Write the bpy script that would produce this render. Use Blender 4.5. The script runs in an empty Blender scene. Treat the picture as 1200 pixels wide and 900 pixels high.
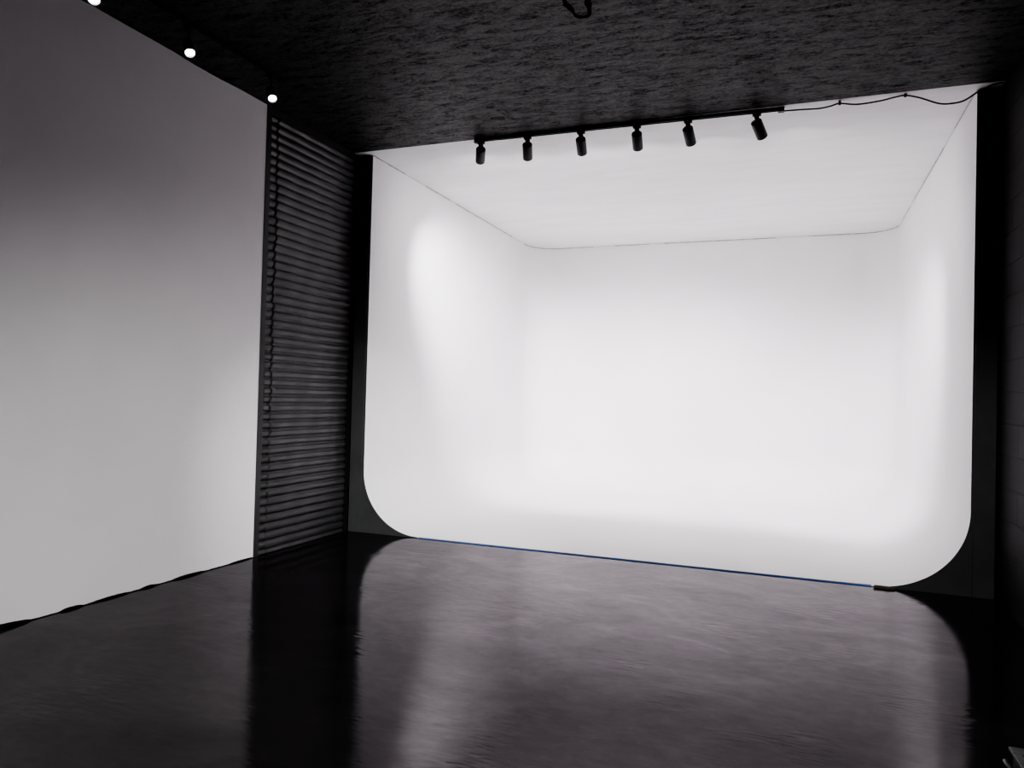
import bpy, bmesh, math, random
from mathutils import Vector, Matrix
random.seed(7)
C = bpy.context.scene.collection
PI = math.pi

# ---------------------------------------------------------------- dimensions
H = 3.4            # ceiling height
XL, XR = -3.757, 1.229      # side walls
YF = 5.70          # plane of the cove opening
CL, CR = -3.618, 1.089      # inner faces of the cove
YB = 10.08         # back of the cove
YE = 5.603         # where the black ceiling paint stops
YP = 4.443         # end of the white left wall
YN = -2.6          # wall behind the camera
RC = 0.56          # cove radius

# ---------------------------------------------------------------- helpers
def tag(o, label=None, cat=None, group=None, kind=None):
    if label: o['label'] = label
    if cat: o['category'] = cat
    if group: o['group'] = group
    if kind: o['kind'] = kind
    return o

def empty(name, loc=(0, 0, 0)):
    o = bpy.data.objects.new(name, None); C.objects.link(o)
    o.location = loc; o.empty_display_size = .1
    return o

def obj(name, bm, mat, parent=None, smooth=False):
    bmesh.ops.recalc_face_normals(bm, faces=bm.faces[:])
    me = bpy.data.meshes.new(name); bm.to_mesh(me); bm.free()
    me.materials.append(mat)
    if smooth:
        for p in me.polygons: p.use_smooth = True
    o = bpy.data.objects.new(name, me); C.objects.link(o)
    if parent: o.parent = parent
    return o

def box(bm, x0, x1, y0, y1, z0, z1, bev=0):
    g = bmesh.ops.create_cube(bm, size=1)
    bmesh.ops.scale(bm, vec=(x1-x0, y1-y0, z1-z0), verts=g['verts'])
    bmesh.ops.translate(bm, vec=((x0+x1)/2, (y0+y1)/2, (z0+z1)/2), verts=g['verts'])
    if bev:
        es = list({e for v in g['verts'] for e in v.link_edges})
        bmesh.ops.bevel(bm, geom=es, offset=bev, segments=2, affect='EDGES', profile=.5)

def lathe(bm, prof, M=Matrix(), n=32):
    """prof: list of (radius, height) turned about local Z."""
    rings = []
    for r, z in prof:
        if r < 1e-6: rings.append([bm.verts.new(M @ Vector((0, 0, z)))])
        else: rings.append([bm.verts.new(M @ Vector((r*math.cos(2*PI*i/n), r*math.sin(2*PI*i/n), z))) for i in range(n)])
    for a, b in zip(rings, rings[1:]):
        for i in range(n):
            j = (i+1) % n
            if len(a) == 1 and len(b) == 1: continue
            if len(a) == 1: bm.faces.new((a[0], b[i], b[j]))
            elif len(b) == 1: bm.faces.new((a[i], a[j], b[0]))
            else: bm.faces.new((a[i], a[j], b[j], b[i]))

def catmull(pts, sub=8):
    P = [Vector(p) for p in pts]; P = [2*P[0]-P[1]] + P + [2*P[-1]-P[-2]]
    out = []
    for i in range(1, len(P)-2):
        for k in range(sub):
            t = k/sub
            out.append(.5*((2*P[i]) + (P[i+1]-P[i-1])*t + (2*P[i-1]-5*P[i]+4*P[i+1]-P[i+2])*t*t + (-P[i-1]+3*P[i]-3*P[i+1]+P[i+2])*t**3))
    out.append(P[-2])
    return out

def tube(bm, pts, r, n=10):
    rings = []
    up = Vector((.13, .21, .97)).normalized()
    for i, p in enumerate(pts):
        d = (pts[min(i+1, len(pts)-1)] - pts[max(i-1, 0)]).normalized()
        a = d.cross(up)
        if a.length < 1e-3: a = d.cross(Vector((1, 0, 0)))
        a.normalize(); b = d.cross(a).normalized()
        rings.append([bm.verts.new(p + r*(a*math.cos(2*PI*k/n) + b*math.sin(2*PI*k/n))) for k in range(n)])
    for A, B in zip(rings, rings[1:]):
        for k in range(n): bm.faces.new((A[k], A[(k+1) % n], B[(k+1) % n], B[k]))
    bm.faces.new(rings[0]); bm.faces.new(rings[-1][::-1])

# ---------------------------------------------------------------- materials
def mat(name, col=(.5, .5, .5), rough=.5, spec=.5, metal=0, coat=0):
    m = bpy.data.materials.new(name); m.use_nodes = True
    b = m.node_tree.nodes['Principled BSDF']
    b.inputs['Base Color'].default_value = (*col, 1)
    b.inputs['Roughness'].default_value = rough
    b.inputs['Specular IOR Level'].default_value = spec
    b.inputs['Metallic'].default_value = metal
    b.inputs['Coat Weight'].default_value = coat
    return m, m.node_tree, b

def nd(nt, t, **kw):
    n = nt.nodes.new(t)
    for k, v in kw.items():
        if k.startswith('i_'): n.inputs[k[2:].replace('_', ' ')].default_value = v
        else: setattr(n, k, v)
    return n

def coords(nt, scale=(1, 1, 1), rot=(0, 0, 0), loc=(0, 0, 0)):
    tc = nd(nt, 'ShaderNodeTexCoord'); mp = nd(nt, 'ShaderNodeMapping')
    mp.inputs['Scale'].default_value = scale; mp.inputs['Rotation'].default_value = rot
    mp.inputs['Location'].default_value = loc
    nt.links.new(tc.outputs['Object'], mp.inputs['Vector'])
    return mp.outputs['Vector']

def noise(nt, vec, scale, detail=4, rough=.5, dist=0):
    n = nd(nt, 'ShaderNodeTexNoise')
    n.inputs['Scale'].default_value = scale; n.inputs['Detail'].default_value = detail
    n.inputs['Roughness'].default_value = rough; n.inputs['Distortion'].default_value = dist
    nt.links.new(vec, n.inputs['Vector'])
    return n.outputs['Fac']

def ramp(nt, fac, stops):
    r = nd(nt, 'ShaderNodeValToRGB'); e = r.color_ramp.elements
    while len(e) < len(stops): e.new(.5)
    for k, (p, c) in enumerate(stops):
        e[k].position = p; e[k].color = (*c, 1) if len(c) == 3 else c
    nt.links.new(fac, r.inputs['Fac'])
    return r.outputs['Color']

def g(v): return (v, v, v)

def math_(nt, op, a, b):
    m = nd(nt, 'ShaderNodeMath', operation=op)
    for i, v in enumerate((a, b)):
        if isinstance(v, (int, float)): m.inputs[i].default_value = v
        else: nt.links.new(v, m.inputs[i])
    return m.outputs[0]

def bump(nt, b, h, strength, dist=.01, prev=None):
    n = nd(nt, 'ShaderNodeBump'); n.inputs['Strength'].default_value = strength
    n.inputs['Distance'].default_value = dist
    nt.links.new(h, n.inputs['Height'])
    if prev: nt.links.new(prev, n.inputs['Normal'])
    nt.links.new(n.outputs['Normal'], b.inputs['Normal'])
    return n.outputs['Normal']

# white cove paint
M_white, nt, b = mat('white_cove_paint', (.80, .79, .80), .55, .3)
v = coords(nt)
nt.links.new(ramp(nt, noise(nt, v, 1.3, 3), [(.3, (.865, .855, .862)), (.7, (.895, .885, .892))]), b.inputs['Base Color'])
bump(nt, b, noise(nt, coords(nt, (1, 1, 1)), 9, 5, .6), .12, .01)
# cove ceiling plaster
M_wceil, nt, b = mat('white_ceiling_plaster', (.78, .77, .78), .7, .2)
v = coords(nt, (.6, 2.2, 1), (0, 0, .25))
nt.links.new(ramp(nt, noise(nt, v, 2.2, 5, .6), [(.3, (.82, .81, .82)), (.65, (.88, .87, .875))]), b.inputs['Base Color'])
bump(nt, b, noise(nt, v, 9, 6, .6), .3, .012)
# left white wall
M_wall, nt, b = mat('white_wall_plaster', (.66, .66, .66), .6, .25)
v = coords(nt)
nt.links.new(ramp(nt, noise(nt, v, .9, 4, .6), [(.3, (.80, .775, .79)), (.7, (.86, .835, .85))]), b.inputs['Base Color'])
bump(nt, b, noise(nt, v, 5, 5, .55), .15, .015)
# black wall paint
M_black, nt, b = mat('black_wall_paint', (.018, .018, .019), .5, .35)
bump(nt, b, noise(nt, coords(nt), 25, 5), .2, .005)
# grey-black end panels of the cove
M_end, nt, b = mat('charcoal_panel_paint', (.03, .031, .032), .5, .3)
v = coords(nt)
nt.links.new(ramp(nt, noise(nt, v, 3, 5, .6), [(.3, (.060, .061, .062)), (.7, (.085, .086, .087))]), b.inputs['Base Color'])
bump(nt, b, noise(nt, coords(nt, (1, 1, .25)), 14, 5), .3, .006)
M_upright, nt, b = mat('black_upright_paint', (.035, .036, .036), .5, .3)
bump(nt, b, noise(nt, coords(nt, (1, 1, .25)), 14, 5), .3, .006)
# black ceiling: rough trowelled stucco
M_ceil, nt, b = mat('black_ceiling_stucco', (.03, .03, .032), .42, .5)
v1 = coords(nt, (.9, 2.6, 1), (0, 0, -.35))
v2 = coords(nt, (1, 1.6, 1), (0, 0, -.2))
n1 = noise(nt, v1, 7, 8, .68, .6)
n2 = noise(nt, v2, 46, 8, .8)
n3 = noise(nt, coords(nt), 1.1, 3)
vor = nd(nt, 'ShaderNodeTexVoronoi', feature='DISTANCE_TO_EDGE'); vor.inputs['Scale'].default_value = 11
mpx = nd(nt, 'ShaderNodeVectorMath', operation='ADD')
nz = nd(nt, 'ShaderNodeTexNoise'); nz.inputs['Scale'].default_value = 6; nt.links.new(v1, nz.inputs['Vector'])
nt.links.new(v1, mpx.inputs[0]); nt.links.new(nz.outputs['Color'], mpx.inputs[1]); nt.links.new(mpx.outputs[0], vor.inputs['Vector'])
crack = ramp(nt, vor.outputs['Distance'], [(0, g(0)), (.06, g(1))])
ridges = ramp(nt, n1, [(.35, g(0)), (.5, g(.6)), (.62, g(1))])
hgt = math_(nt, 'ADD', math_(nt, 'MULTIPLY', ridges, .55), math_(nt, 'ADD', math_(nt, 'MULTIPLY', n2, 1.1), math_(nt, 'MULTIPLY', crack, .12)))
bump(nt, b, hgt, 1, .03)
nt.links.new(ramp(nt, n3, [(.3, (.008, .008, .0085)), (.7, (.021, .0205, .0225))]), b.inputs['Base Color'])
base = b.inputs['Base Color'].links[0].from_socket
mm = nd(nt, 'ShaderNodeMix', data_type='RGBA', blend_type='MULTIPLY'); mm.inputs[0].default_value = 1
nt.links.new(base, mm.inputs[6]); nt.links.new(ramp(nt, math_(nt, 'ADD', math_(nt, 'MULTIPLY', n2, .55), math_(nt, 'MULTIPLY', n1, .45)), [(.43, g(.03)), (.49, g(.75)), (.56, g(1.5))]), mm.inputs[7])
nt.links.new(mm.outputs[2], b.inputs['Base Color'])
nt.links.new(math_(nt, 'MULTIPLY', mm.inputs[7].links[0].from_socket, .42), b.inputs['Specular IOR Level'])
# floor: glossy sealed dark concrete
M_floor, nt, b = mat('glossy_dark_concrete', (.02, .019, .02), .2, 0)
va = coords(nt, (.55, 1.9, 1), (0, 0, .32))
vb = coords(nt)
n1 = noise(nt, vb, .8, 5, .6, .8)
n2 = noise(nt, va, 3.2, 8, .68, 1.2)
n3 = noise(nt, va, 22, 6, .65)
nt.links.new(ramp(nt, math_(nt, 'ADD', math_(nt, 'MULTIPLY', n1, .6), math_(nt, 'MULTIPLY', n2, .4)),
     [(.34, (.007, .0065, .007)), (.52, (.013, .012, .0125)), (.68, (.026, .024, .025))]), b.inputs['Base Color'])
nt.links.new(ramp(nt, math_(nt, 'ADD', math_(nt, 'MULTIPLY', n1, .5), math_(nt, 'MULTIPLY', n2, .5)),
     [(.35, g(.06)), (.65, g(.14))]), b.inputs['Roughness'])
patch = ramp(nt, noise(nt, vb, 1.6, 3), [(.48, g(0)), (.66, g(1))])
ri = nd(nt, 'ShaderNodeTexVoronoi', feature='SMOOTH_F1'); ri.inputs['Scale'].default_value = 34
nt.links.new(coords(nt, (.45, 1.6, 1), (0, 0, .45)), ri.inputs['Vector'])
rr = math_(nt, 'MULTIPLY', ri.outputs['Distance'], patch)
p_ = bump(nt, b, n2, .04, .012)
p_ = bump(nt, b, n3, .07, .003, p_)
p_ = bump(nt, b, rr, .26, .005, p_)
gl = nd(nt, 'ShaderNodeBsdfGlossy'); vc = coords(nt, (.85, 1.35, 1), (0, 0, .32))
st = noise(nt, vc, 1.5, 10, .66, 1.2)
st2 = noise(nt, vc, 12, 8, .75, .5)
nt.links.new(ramp(nt, math_(nt, 'ADD', math_(nt, 'MULTIPLY', st, .65), math_(nt, 'MULTIPLY', st2, .35)), [(.34, (.40, .38, .395)), (.50, (.49, .467, .485)), (.64, (.59, .565, .582))]), gl.inputs['Color'])
rs = b.inputs['Roughness'].links[0].from_socket; nt.links.new(rs, gl.inputs['Roughness']); nt.links.new(p_, gl.inputs['Normal'])
fr = nd(nt, 'ShaderNodeFresnel'); fr.inputs['IOR'].default_value = 1.85; nt.links.new(p_, fr.inputs['Normal'])
mx = nd(nt, 'ShaderNodeMixShader'); nt.links.new(fr.outputs[0], mx.inputs[0]); nt.links.new(b.outputs[0], mx.inputs[1]); nt.links.new(gl.outputs[0], mx.inputs[2])
nt.links.new(mx.outputs[0], nt.nodes['Material Output'].inputs['Surface'])
# black block wall
M_block, nt, b = mat('black_painted_block', (.03, .03, .031), .55, .12)
tc = nd(nt, 'ShaderNodeTexCoord'); sx = nd(nt, 'ShaderNodeSeparateXYZ'); cx = nd(nt, 'ShaderNodeCombineXYZ')
nt.links.new(tc.outputs['Object'], sx.inputs[0])
nt.links.new(math_(nt, 'ADD', sx.outputs['Y'], .02), cx.inputs['X'])
nt.links.new(math_(nt, 'ADD', sx.outputs['Z'], .042), cx.inputs['Y'])
br = nd(nt, 'ShaderNodeTexBrick'); br.offset = .5
br.inputs['Scale'].default_value = 1; br.inputs['Brick Width'].default_value = .4; br.inputs['Row Height'].default_value = .2
br.inputs['Mortar Size'].default_value = .006; br.inputs['Mortar Smooth'].default_value = .4
nt.links.new(cx.outputs[0], br.inputs['Vector'])
nb = bump(nt, b, noise(nt, coords(nt), 60, 6, .7), .5, .004)
inv = math_(nt, 'SUBTRACT', 1, br.outputs['Fac'])
bump(nt, b, inv, 1, .012, nb)
nt.links.new(ramp(nt, br.outputs['Fac'], [(0, (.0065, .0062, .0068)), (1, (.0015, .0015, .0015))]), b.inputs['Base Color'])
# corrugated steel painted black
M_corr, nt, b = mat('black_painted_corrugated_steel', (.036, .036, .038), .38, .5)
v = coords(nt)
nt.links.new(ramp(nt, noise(nt, v, 5, 5, .6), [(.3, (.022, .022, .023)), (.7, (.034, .033, .035))]), b.inputs['Base Color'])
bump(nt, b, noise(nt, coords(nt, (1, 2, 5)), 9, 5, .6), .25, .008)
# small things
M_metal, nt, b = mat('matt_black_metal', (.012, .012, .012), .45, .4)
bump(nt, b, noise(nt, coords(nt), 180, 2), .05, .001)
M_metal2, nt, b = mat('satin_black_lamp_body', (.02, .02, .02), .38, .5)
bump(nt, b, noise(nt, coords(nt), 220, 2), .05, .001)
M_cable, nt, b = mat('black_cable_rubber', (.008, .008, .008), .5, .4)
bump(nt, b, noise(nt, coords(nt), 120, 2), .05, .001)
M_void, nt, b = mat('groove_shade_black', (.001, .001, .001), 1, 0)  # near-black without sheen, painted as the shade inside the ceiling groove
nt.links.new(ramp(nt, noise(nt, coords(nt), 60, 4), [(.3, g(.0006)), (.7, g(.002))]), b.inputs['Base Color'])
M_tape, nt, b = mat('blue_masking_tape', (.12, .24, .55), .6, .3)
bump(nt, b, noise(nt, coords(nt), 60, 4), .3, .002)
M_scrap, nt, b = mat('brown_paper_scrap', (.12, .10, .085), .8, .2)
bump(nt, b, noise(nt, coords(nt), 60, 4), .4, .003)
M_seam, nt, b = mat('grey_cracked_joint', (.42, .41, .41), .9, .1)
bump(nt, b, noise(nt, coords(nt), 60, 4), .4, .003)
M_crate, nt, b = mat('worn_black_plastic', (.055, .055, .055), .45, .5)
nt.links.new(ramp(nt, noise(nt, coords(nt), 18, 5), [(.35, g(.035)), (.7, g(.08))]), b.inputs['Base Color'])
M_wire, nt, b = mat('dull_steel_wire', (.16, .16, .16), .45, .5, .8)
bump(nt, b, noise(nt, coords(nt), 100, 2), .1, .001)
def emit(name, col, s):
    m, nt, b = mat(name, (.8, .8, .8), .3)
    b.inputs['Emission Color'].default_value = (*col, 1); b.inputs['Emission Strength'].default_value = s
    n = noise(nt, coords(nt), 40, 2)
    nt.links.new(ramp(nt, n, [(0, g(.78)), (1, g(.82))]), b.inputs['Base Color'])
    return m
M_glow = emit('bright_lamp_lens', (1, .97, .93), 14)
M_lens = emit('lamp_lens', (.97, .96, 1), 12)

# ---------------------------------------------------------------- the shell
bm = bmesh.new(); box(bm, XL-.3, XR+.3, YN-.3, YB+.4, -.2, 0)
tag(obj('floor', bm, M_floor), 'glossy dark polished concrete floor', kind='structure')

# black ceiling with a broken patch in its stucco
bm = bmesh.new(); box(bm, XL-.3, XR+.3, YN-.3, YE, H, H+.2)
tag(obj('ceiling', bm, M_ceil), 'rough black stucco ceiling in front of the white cove', kind='structure')
bm = bmesh.new()
loop = [(-1.215, 3.70), (-1.212, 3.80), (-1.206, 3.87), (-1.196, 3.935), (-1.160, 3.962), (-1.122, 3.938), (-1.103, 3.86), (-1.098, 3.78), (-1.108, 3.70), (-1.16, 3.67)]
pts = catmull([(x+random.uniform(-.006, .006), y, H-.001) for x, y in loop] + [(loop[0][0], loop[0][1], H-.001)], 6)
rings = []
for i, p in enumerate(pts[:-1]):
    c = Vector((-1.155, 3.82, H-.001)); d = (p-c).normalized(); w = .011+.012*random.random()
    rings.append((bm.verts.new(p+d*w), bm.verts.new(p+Vector((0, 0, -.005))), bm.verts.new(p-d*w)))
for i in range(len(rings)):
    a, b_ = rings[i], rings[(i+1) % len(rings)]
    bm.faces.new((a[0], a[1], b_[1], b_[0])); bm.faces.new((a[1], a[2], b_[2], b_[1]))
tag(obj('trim_4', bm, M_void), 'ragged black ring painted as the shaded groove round a patch in the ceiling', kind='structure')

bm = bmesh.new(); box(bm, XL-.3, XR+.3, YE, YB+.4, H, H+.2)
tag(obj('ceiling.001', bm, M_wceil), 'white plaster ceiling over the cove', kind='structure')

bm = bmesh.new(); box(bm, XR, XR+.2, YN-.3, YF+.25, 0, H)
tag(obj('wall_right', bm, M_block), 'black painted concrete block wall on the right', kind='structure')
bm = bmesh.new(); box(bm, XL-.3, XR+.3, YN-.3, YN, 0, H)
tag(obj('wall_back', bm, M_black), 'black wall behind the viewpoint', kind='structure')
bm = bmesh.new(); box(bm, XL-.3, XL-.035, YN-.3, YF+.25, 0, H)
tag(obj('wall_left', bm, M_black), 'black painted wall behind the corrugated steel', kind='structure')

# white left wall with a ragged bottom edge that leaves dark gaps at the floor
bm = bmesh.new()
gaps = [(2.3, 2.74, .034), (2.9, 3.05, .016), (3.10, 3.36, .012), (3.44, 3.56, .014), (3.68, 3.96, .016), (4.2, 4.44, .010)]
ys = [YN + (YP-YN)*i/420 for i in range(421)]
f0, f1 = [], []
for y in ys:
    z = .004
    for a, b_, h in gaps:
        if a < y < b_: z += .6*h*math.sin(PI*(y-a)/(b_-a))**.6
    z += random.uniform(0, .002)
    top = H-.004-.010*max(0, math.sin(y*5.3))*random.uniform(.7, 1)
    f0.append([bm.verts.new((XL, y, zz)) for zz in (z, top)])
    f1.append([bm.verts.new((XL-.03, y, zz)) for zz in (z, top)])
for i in range(420):
    bm.faces.new((f0[i][0], f0[i+1][0], f0[i+1][1], f0[i][1]))
    bm.faces.new((f0[i][0], f1[i][0], f1[i+1][0], f0[i+1][0]))
    bm.faces.new((f0[i][1], f0[i+1][1], f1[i+1][1], f1[i][1]))
bm.faces.new((f0[-1][0], f1[-1][0], f1[-1][1], f0[-1][1]))
tag(obj('wall_left.001', bm, M_wall), 'large white plastered wall section on the left', kind='structure')
bm = bmesh.new(); box(bm, XL-.034, XL-.022, YN, YP, 0, H)
tag(obj('baseboard_left', bm, M_black), 'black strip showing under the white left wall', kind='structure')
# black upright at the end of the white wall
bm = bmesh.new(); box(bm, XL-.035, XL+.004, YP, YP+.055, 0, H, .003)
tag(obj('trim_1', bm, M_upright), 'narrow black upright between the white wall and the corrugated steel', kind='structure')
# black strip between corrugated sheets and ceiling
bm = bmesh.new(); box(bm, XL-.035, XL+.002, YP+.055, YF-.002, H-.05, H)
tag(obj('trim_2', bm, M_black), 'black strip above the corrugated steel', kind='structure')

# ---------------------------------------------------------------- corrugated cladding (horizontal ridges)
root = empty('corrugated_cladding', (XL, 5.1, 0))
tag(root, 'black painted corrugated steel cladding between the white wall and the white cove', 'wall cladding')
P = .0655; A = .0078
def corr(y0, y1, off, ph, ragged0, ny):
    bm = bmesh.new(); nz = int((H-.05)/P*12)
    grid = []
    for k in range(nz+1):
        z = .004 + (H-.056)*k/nz
        e0 = y0
        if ragged0: e0 += .006*math.sin(z*21)+.005*math.sin(z*47+1)+.003*math.sin(2*PI*z/P)
        row = []
        for i in range(ny+1):
            t = i/ny; y = e0+(y1-e0)*t
            dent = .0025*math.sin(y*9+z*4)+.002*math.sin(y*23-z*7+1)
            ph2 = .10*math.sin(y*3+z*2.2)+.06*math.sin(y*11+z*.9)
            # rounded ridges, narrow valleys
            s = math.cos(2*PI*z/P+ph+ph2)
            s = 1-2*((1-s)/2)**2.6
            row.append(bm.verts.new((XL-.016+off+A*s+dent-root.location.x, y-root.location.y, z)))
        grid.append(row)
    for k in range(nz):
        for i in range(ny):
            bm.faces.new((grid[k][i], grid[k][i+1], grid[k+1][i+1], grid[k+1][i]))
    o = obj('steel_sheet', bm, M_corr, root, True)
    s = o.modifiers.new('thickness', 'SOLIDIFY'); s.thickness = .0015; s.offset = -1
    return o
corr(YP+.056, 4.62, 0, 0, False, 6)
corr(4.585, YF-.075, .0045, .12, True, 46)

# ---------------------------------------------------------------- cyclorama
cyc = empty('cyclorama', ((CL+CR)/2, YF, 0))
tag(cyc, 'big white curved studio cyclorama cove with rounded floor and corners', 'backdrop')
ox, oy = cyc.location.x, cyc.location.y
def plan(s, r, npt=(40, 14, 44)):
    """U-shaped path at inset s with corner radius r, starting at the front left."""
    xl, xr, yb = CL+s, CR-s, YB-s
    na, nc, nb_ = npt; out = []
    for i in range(na): out.append((xl, YF+(yb-r-YF)*i/na))
    for i in range(nc): a = PI-(PI/2)*i/nc; out.append((xl+r+r*math.cos(a), yb-r+r*math.sin(a)))
    for i in range(nb_): out.append((xl+r+(xr-xl-2*r)*i/nb_, yb))
    for i in range(nc): a = PI/2-(PI/2)*i/nc; out.append((xr-r+r*math.cos(a), yb-r+r*math.sin(a)))
    for i in range(na+1): out.append((xr, yb-r+(YF-yb+r)*i/na))
    return out
bm = bmesh.new(); levels = []
for i in range(25): levels.append((0, H-.003-(H-.003-RC)*i/25, .38))
NA = 22
for i in range(NA+1):
    a = (PI/2)*i/NA; s = RC*(1-math.cos(a)); z = .006+(RC-.006)*(1-math.sin(a)); levels.append((s, z, .38+.55*s))
rows = [[bm.verts.new((x-ox, y-oy, z)) for x, y in plan(s, r)] for s, z, r in levels]
for A_, B_ in zip(rows, rows[1:]):
    for i in range(len(A_)-1): bm.faces.new((A_[i], A_[i+1], B_[i+1], B_[i]))
# floor of the cove: strips between left and right halves of the last ring
last = rows[-1]; n = len(last)
xm = [last[0].co.x + (last[-1].co.x-last[0].co.x)*k/30 for k in range(31)]
cen = bm.verts.new((sum(v.co.x for v in last)/n, (YB-YF)*.5, .006))
front = [last[-1]] + [bm.verts.new((xm[30-k], 0, .006)) for k in range(1, 30)] + [last[0]]
loopv = last + front[1:-1]
for i in range(len(loopv)): bm.faces.new((loopv[i], loopv[(i+1) % len(loopv)], cen))
# lip down to the studio floor
low = [bm.verts.new((v.co.x, 0, -.0)) for v in front]
for i in range(len(front)-1): bm.faces.new((front[i], front[i+1], low[i+1], low[i]))
o = obj('cove_surface', bm, M_white, cyc, True)
for p in o.data.polygons:
    if abs(p.normal.y) > .9 and p.center.y < .01: p.use_smooth = False
ms = o.modifiers.new('edges', 'EDGE_SPLIT'); ms.split_angle = .6

# charcoal end panels: face with the curved cut-out
def end_panel(side):
    bm = bmesh.new()
    xw, xc = (XL, CL) if side < 0 else (XR-.003, CR)
    xi = xc - side*RC                       # where the curve meets the floor
    y0, y1 = YF-.004, YF+.0005
    arc = []
    for i in range(25):
        a = (PI/2)*i/24
        arc.append((xc-side*RC*(1-math.cos(a)), RC*(1-math.sin(a))))
    # polygon: wall edge, up to ceiling, down the inner face, round the curve
    poly = [(xw, 0), (xw, H-.012), (xc, H-.012)] + arc
    vf = [bm.verts.new((x-ox, y0-oy, z)) for x, z in poly]; vb_ = [bm.verts.new((x-ox, y1-oy, z)) for x, z in poly]
    f = bm.faces.new(vf); bm.faces.new(vb_[::-1])
    for i in range(len(poly)):
        j = (i+1) % len(poly); bm.faces.new((vf[i], vf[j], vb_[j], vb_[i]))
    bm.normal_update()
    bmesh.ops.triangulate(bm, faces=[f_ for f_ in bm.faces if len(f_.verts) > 4])
    e = obj('end_panel', bm, M_end, cyc)
    tag(e, 'charcoal end panel with curved lower cut-out')
    # raised upright board over the panel
    bm = bmesh.new()
    a0, a1 = sorted((xw+(0 if side < 0 else -.0), xc+side*.012))
    box(bm, a0-ox, a1-ox, YF-.016-oy, YF-.004-oy, .0, H-.012, .002)
    u = obj('upright_board', bm, M_end, e)
end_panel(-1); end_panel(1)

# hairline joint between cove walls and ceiling
path = plan(.004, .376, (120, 30, 140)); bm = bmesh.new(); prev = None
for i, (x, y) in enumerate(path):
    w = .0025+.003*abs(math.sin(i*.9)*math.sin(i*.37+1))+random.uniform(0, .0015)
    gapn = math.sin(i*.21)+math.sin(i*.083+2)
    cur = (bm.verts.new((x, y, H-.0015)), bm.verts.new((x, y, H-.0015-w*1.6)))
    if prev and gapn > -.9: bm.faces.new((prev[0], cur[0], cur[1], prev[1]))
    prev = cur
bmesh.ops.delete(bm, geom=[v_ for v_ in bm.verts if not v_.link_faces], context='VERTS')
tag(obj('trim_3', bm, M_seam), 'thin cracked joint between cove walls and white ceiling', kind='structure')

# ---------------------------------------------------------------- tape on the floor line
bm = bmesh.new(); N = 120; pr = None
for i in range(N+1):
    t = i/N; x = -3.05+(.50+3.05)*t; w = .003+.002*t+.001*math.sin(i*1.7)
    if t > .93: w += .012*(t-.93)/.07
    yc = YF-.008
    cur = [bm.verts.new((x, YF-w, .0016)), bm.verts.new((x, YF-.0015, .0018)), bm.verts.new((x, YF-.001, .0074)), bm.verts.new((x, YF+.003+w, .0074))]
    if pr:
        for a in range(3): bm.faces.new((pr[a], cur[a], cur[a+1], pr[a+1]))
    pr = cur
tag(obj('masking_tape', bm, M_tape), 'thin strip of blue masking tape along the front edge of the white cove', 'tape')
bm = bmesh.new()
pts = [(.51, -.045), (.56, -.03), (.60, -.045), (.645, -.022), (.64, -.004), (.58, -.002), (.52, -.004)]
top = [bm.verts.new((x, YF-.006+y, .012+random.uniform(0, .006))) for x, y in pts]
bot = [bm.verts.new((x, YF-.006+y, .001)) for x, y in pts]
bm.faces.new(top); bm.faces.new(bot[::-1])
for i in range(len(pts)):
    j = (i+1) % len(pts); bm.faces.new((top[i], top[j], bot[j], bot[i]))
tag(obj('paper_scrap', bm, M_scrap), 'small brown scrap lying at the right end of the blue tape', 'scrap')

# ---------------------------------------------------------------- rails, lamps
def rail(name, p0, p1, label):
    p0, p1 = Vector(p0), Vector(p1); mid = (p0+p1)/2; L = (p1-p0).length
    r = empty(name, mid); r.rotation_euler = (0, 0, math.atan2(p1.y-p0.y, p1.x-p0.x)); tag(r, label, 'lighting track')
    bm = bmesh.new(); w = .015
    # channel section open at the bottom
    sec = [(-w, 0), (w, 0), (w, -.022), (w-.005, -.022), (w-.005, -.007), (-w+.005, -.007), (-w+.005, -.022), (-w, -.022)]
    A_ = [bm.verts.new((-L/2, y, z)) for y, z in sec]; B_ = [bm.verts.new((L/2, y, z)) for y, z in sec]
    for i in range(8): j = (i+1) % 8; bm.faces.new((A_[i], A_[j], B_[j], B_[i]))
    bm.faces.new(A_[::-1]); bm.faces.new(B_)
    obj('rail_channel', bm, M_metal, r)
    for s in (-1, 1):
        bm = bmesh.new(); box(bm, s*L/2-.022, s*L/2+.022, -.020, .020, -.033, .0, .003)
        obj('end_cap', bm, M_metal, r)
    return r
R0, R1 = Vector((-2.545, 5.600, H)), Vector((-.150, 5.640, H))
rail('lighting_track', R0, R1, 'long black lighting track on the ceiling along the front of the white cove')
rail('lighting_track', (-3.375, 1.2, H), (-3.35, 4.10, H), 'black lighting track on the dark ceiling beside the left wall')

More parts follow.
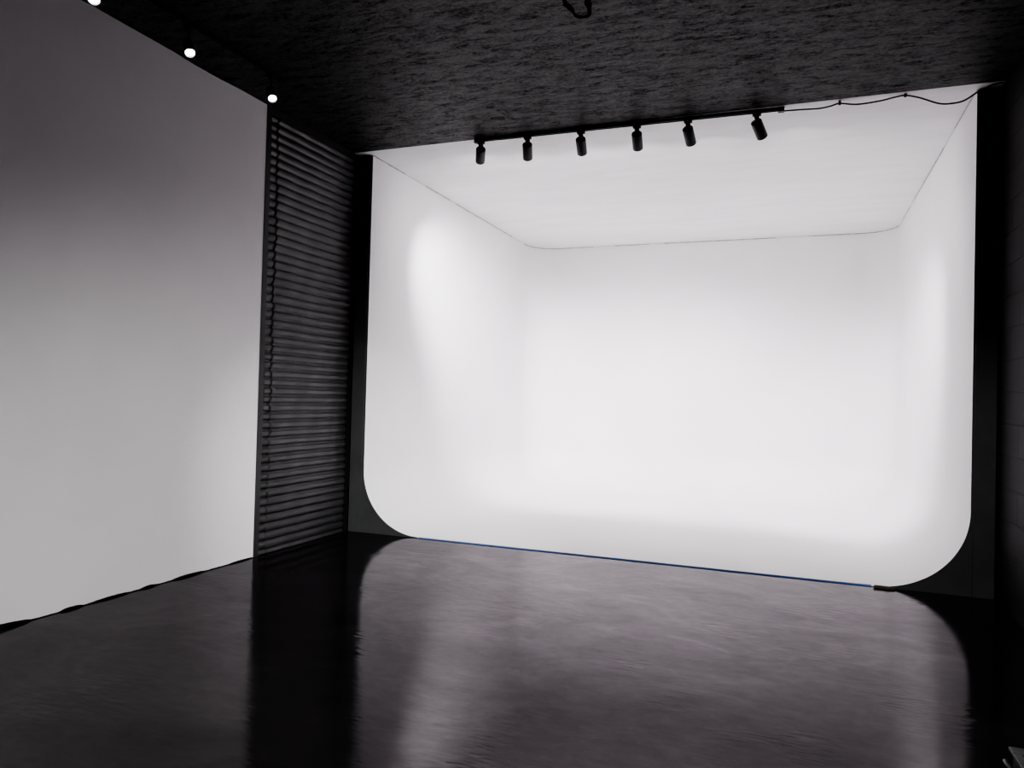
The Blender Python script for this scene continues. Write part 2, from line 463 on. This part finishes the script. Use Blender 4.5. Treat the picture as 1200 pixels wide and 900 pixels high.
def spot(pos, d, label, group, lensmat, power, ang, blend=.7, head=.125, rad=.036, col=(1, .95, .985), spill=0, drop=0):
    """pos = point on the underside of the ceiling, d = direction the head points."""
    d = Vector(d).normalized(); pos = Vector(pos)
    t = empty('track_spotlight', (pos.x, pos.y, pos.z-.022)); tag(t, label, 'spotlight', group)
    bm = bmesh.new(); box(bm, -.030, .030, -.0145, .0145, -.022, .0, .002)
    box(bm, -.017, .017, -.014, .014, -.040, -.021, .002)
    obj('track_adapter', bm, M_metal, t)
    bm = bmesh.new(); lathe(bm, [(0, -.039), (.006, -.039), (.006, -.062-drop), (.010, -.064-drop), (.010, -.078-drop), (.0, -.080-drop)], n=16)
    obj('stem', bm, M_metal, t)
    piv = Vector((0, 0, -.073-drop)); q = d.to_track_quat('Z', 'Y').to_matrix().to_4x4()
    Mx = Matrix.Translation(piv) @ q
    h0 = -.012
    bm = bmesh.new()
    lathe(bm, [(0, h0), (rad-.004, h0), (rad-.001, h0+.002), (rad, h0+.005), (rad, h0+head*.72), (rad-.0015, h0+head*.725), (rad-.0015, h0+head*.735), (rad, h0+head*.74), (rad, h0+head-.002),
               (rad-.002, h0+head), (rad-.005, h0+head), (rad-.008, h0+head-.018), (0, h0+head-.018)], Mx, 40)
    hd = obj('lamp_head', bm, M_metal2, t, True)
    m = hd.modifiers.new('edges', 'EDGE_SPLIT'); m.split_angle = .6
    bm = bmesh.new(); k = h0+head-.010
    lathe(bm, [(0, k+.001), (rad-.010, k), (rad-.007, k-.004), (0, k-.006)], Mx, 32)
    obj('lens', bm, lensmat, t, True)
    if power:
        ld = bpy.data.lights.new('spot_beam', 'SPOT'); ld.energy = power; ld.spot_size = math.radians(ang); ld.spot_blend = blend
        ld.shadow_soft_size = .02; ld.color = col
        lo = bpy.data.objects.new('spot_beam', ld); C.objects.link(lo); lo.parent = t
        if spill:
            l2 = bpy.data.lights.new('spill', 'SPOT'); l2.energy = power*spill; l2.spot_size = math.radians(130); l2.spot_blend = 1
            l2.shadow_soft_size = .02; l2.color = col
            o2 = bpy.data.objects.new('spill', l2); C.objects.link(o2); o2.parent = t
            o2.location = Mx @ Vector((0, 0, h0+head+.03)); o2.rotation_euler = d.to_track_quat('-Z', 'Y').to_euler()
        lo.location = Mx @ Vector((0, 0, h0+head+.026)); lo.rotation_euler = d.to_track_quat('-Z', 'Y').to_euler()
    return t

heads = [  # x on the rail, aim direction, power, cone angle
    (-2.510, (-.84, 1.75, -1.0), 1.15, 62),
    (-2.098, (-.45, 1.45, -1.0), 1.0, 66),
    (-1.648, (-.25, 1.60, -1.0), 1.0, 66),
    (-1.200, (-.16, 1.50, -1.0), 1.0, 66),
    (-.812, (.16, 1.45, -1.0), 1.0, 66),
    (-.318, (.50, 1.25, -1.0), 1.3, 62)]
words = ['leftmost spotlight on the cove lighting track, hanging almost straight',
         'second spotlight from the left on the cove lighting track',
         'third spotlight from the left on the cove lighting track, tilted slightly',
         'fourth spotlight from the left on the cove lighting track',
         'fifth spotlight from the left on the cove lighting track, tilted rightward',
         'rightmost spotlight on the cove lighting track, tilted most, beside the cable']
for (x, d, p, an), w in zip(heads, words):
    t = (x-R0.x)/(R1.x-R0.x); y = R0.y+(R1.y-R0.y)*t
    spot((x, y, H), d, 'black cylindrical ' + w, 'spotlights over the white cove', M_lens, 215*p, an, 1, .14, .04, spill=.13 if x > -2.4 else .05)
for y, dd, w in ((2.67, (.50, -.30, -.8), 'glowing spotlight cut by the top edge of the photo above the white wall'),
             (3.28, (.50, -.30, -.8), 'glowing spotlight in the middle of the left track above the white wall'),
             (3.98, (.50, -.38, -.8), 'glowing spotlight near the corrugated steel, at the far end of the left track')):
    spot((-3.380+.03*(y-2.67), y, H), dd, w, 'glowing spotlights beside the left wall', M_glow, 4, 80, .8, head=.10, rad=.032, drop=.045)

# unseen room lamps washing the lower left, plus added fill on the right panel
def wash(y, target, power, ang, col=(1, 1, .985)):
    ld = bpy.data.lights.new('unseen_wash', 'SPOT'); ld.energy = power; ld.spot_size = math.radians(ang); ld.spot_blend = 1
    ld.shadow_soft_size = .03; ld.color = col
    lo = bpy.data.objects.new('unseen_wash', ld); C.objects.link(lo); lo.location = (.66, y, 3.24)
    lo.rotation_euler = (Vector(target)-lo.location).to_track_quat('-Z', 'Y').to_euler()
for y, ty, pw in ((-.3, 2.6, 70), (.3, 4.4, 190), (.9, 5.4, 330)):
    wash(y, (XL, ty, -3.2), pw, 84)
wash(.6, (-3.5, 5.7, .1), 820, 30)
wash(.0, (1.15, 5.7, .3), 270, 28, (1, .95, .985))  # added fill that brightens the right end panel

# ---------------------------------------------------------------- cable and clips
cab = [(-.135, 3.376), (-.02, 3.372), (.105, 3.366), (.18, 3.374), (.239, 3.386), (.349, 3.366), (.488, 3.372), (.59, 3.388), (.651, 3.392), (.72, 3.372), (.771, 3.350), (.853, 3.312), (.92, 3.302), (.998, 3.310), (1.071, 3.353), (1.12, 3.376), (1.168, 3.394), (1.222, 3.3985)]
bm = bmesh.new(); tube(bm, catmull([(x, 5.640-.02*max(0, x-.9)/.3, z-.003) for x, z in cab], 6), .0055)
tag(obj('power_cable', bm, M_cable, None, True), 'black power cable sagging from the lighting track to the right wall', 'cable')
for x, w in ((.239, 'black cable clip on the white ceiling, nearest the lighting track'), (.651, 'black cable clip on the white ceiling, farther from the lighting track')):
    bm = bmesh.new()
    z = 3.386 if x < .3 else 3.392
    box(bm, x-.008, x+.008, 5.630, 5.650, z+.003, H, .001)
    lathe(bm, [(.0135, -.008), (.0135, .008), (.0078, .008), (.0078, -.008), (.0135, -.008)], Matrix.Translation((x, 5.640, z-.002)) @ Matrix.Rotation(PI/2, 4, 'Y'), 16)
    tag(obj('cable_clip', bm, M_metal), w, 'cable clip', 'cable clips on the white ceiling')

# ---------------------------------------------------------------- crate at the lower right
cr = empty('storage_crate', (.57, 2.18, 0)); tag(cr, 'dark low crate with wire handle at the bottom right corner of the floor', 'crate')
W, D_, Hc = .40, .26, .30
bm = bmesh.new(); t = .012
box(bm, .01, .01+t, .01-D_/2, D_/2, 0, Hc-.01); box(bm, W-t, W, .01-D_/2, D_/2, 0, Hc-.01)
box(bm, .01+t, W-t, -D_/2+.01, -D_/2+.01+t, 0, Hc-.01); box(bm, .01+t, W-t, D_/2-t, D_/2, 0, Hc-.01); box(bm, .01+t, W-t, -D_/2+.02, D_/2-t, 0, .012)
obj('crate_body', bm, M_cable, cr)
bm = bmesh.new(); y0, y1 = -D_/2, D_/2+.01
box(bm, 0, W+.01, y1-.045, y1, Hc-.012, Hc, .003); box(bm, 0, W+.01, y0, y0+.03, Hc-.012, Hc, .003)
box(bm, 0, .022, y0+.03, y1-.045, Hc-.012, Hc, .002); box(bm, W-.012, W+.01, y0+.03, y1-.045, Hc-.012, Hc, .002)
obj('rim', bm, M_crate, cr)
bm = bmesh.new()
tube(bm, catmull([(.008, .02, Hc-.055), (-.008, .03, Hc-.03), (-.018, .045, Hc-.022), (-.022, .07, Hc-.02), (-.018, .095, Hc-.024), (-.008, .108, Hc-.035), (.008, .112, Hc-.06)], 6), .004)
obj('wire_handle', bm, M_wire, cr, True)
cr.location = (.573, 2.335, 0)

# ---------------------------------------------------------------- light
w = bpy.data.worlds.new('World'); bpy.context.scene.world = w; w.use_nodes = True
w.node_tree.nodes['Background'].inputs['Color'].default_value = (.01, .01, .012, 1)
w.node_tree.nodes['Background'].inputs['Strength'].default_value = .0

# ---------------------------------------------------------------- camera
cd = bpy.data.cameras.new('camera'); cam = bpy.data.objects.new('camera', cd); C.objects.link(cam)
r = Vector((0.93202163, 0.36144755, 0.02629362)); u = Vector((-0.01836232, -0.02536093, 0.9995097)); f = Vector((-0.36193716, 0.93204747, 0.01699992))
M = Matrix.Identity(4)
for i in range(3): M[i][0] = r[i]; M[i][1] = u[i]; M[i][2] = -f[i]
M[2][3] = 1.2506
cam.matrix_world = M
cd.sensor_width = 36; cd.lens = 862.89*36/1200; cd.clip_start = .05
bpy.context.scene.camera = cam
vs = bpy.context.scene.view_settings
vs.view_transform = 'AgX'; vs.look = 'AgX - High Contrast'; vs.exposure = .4
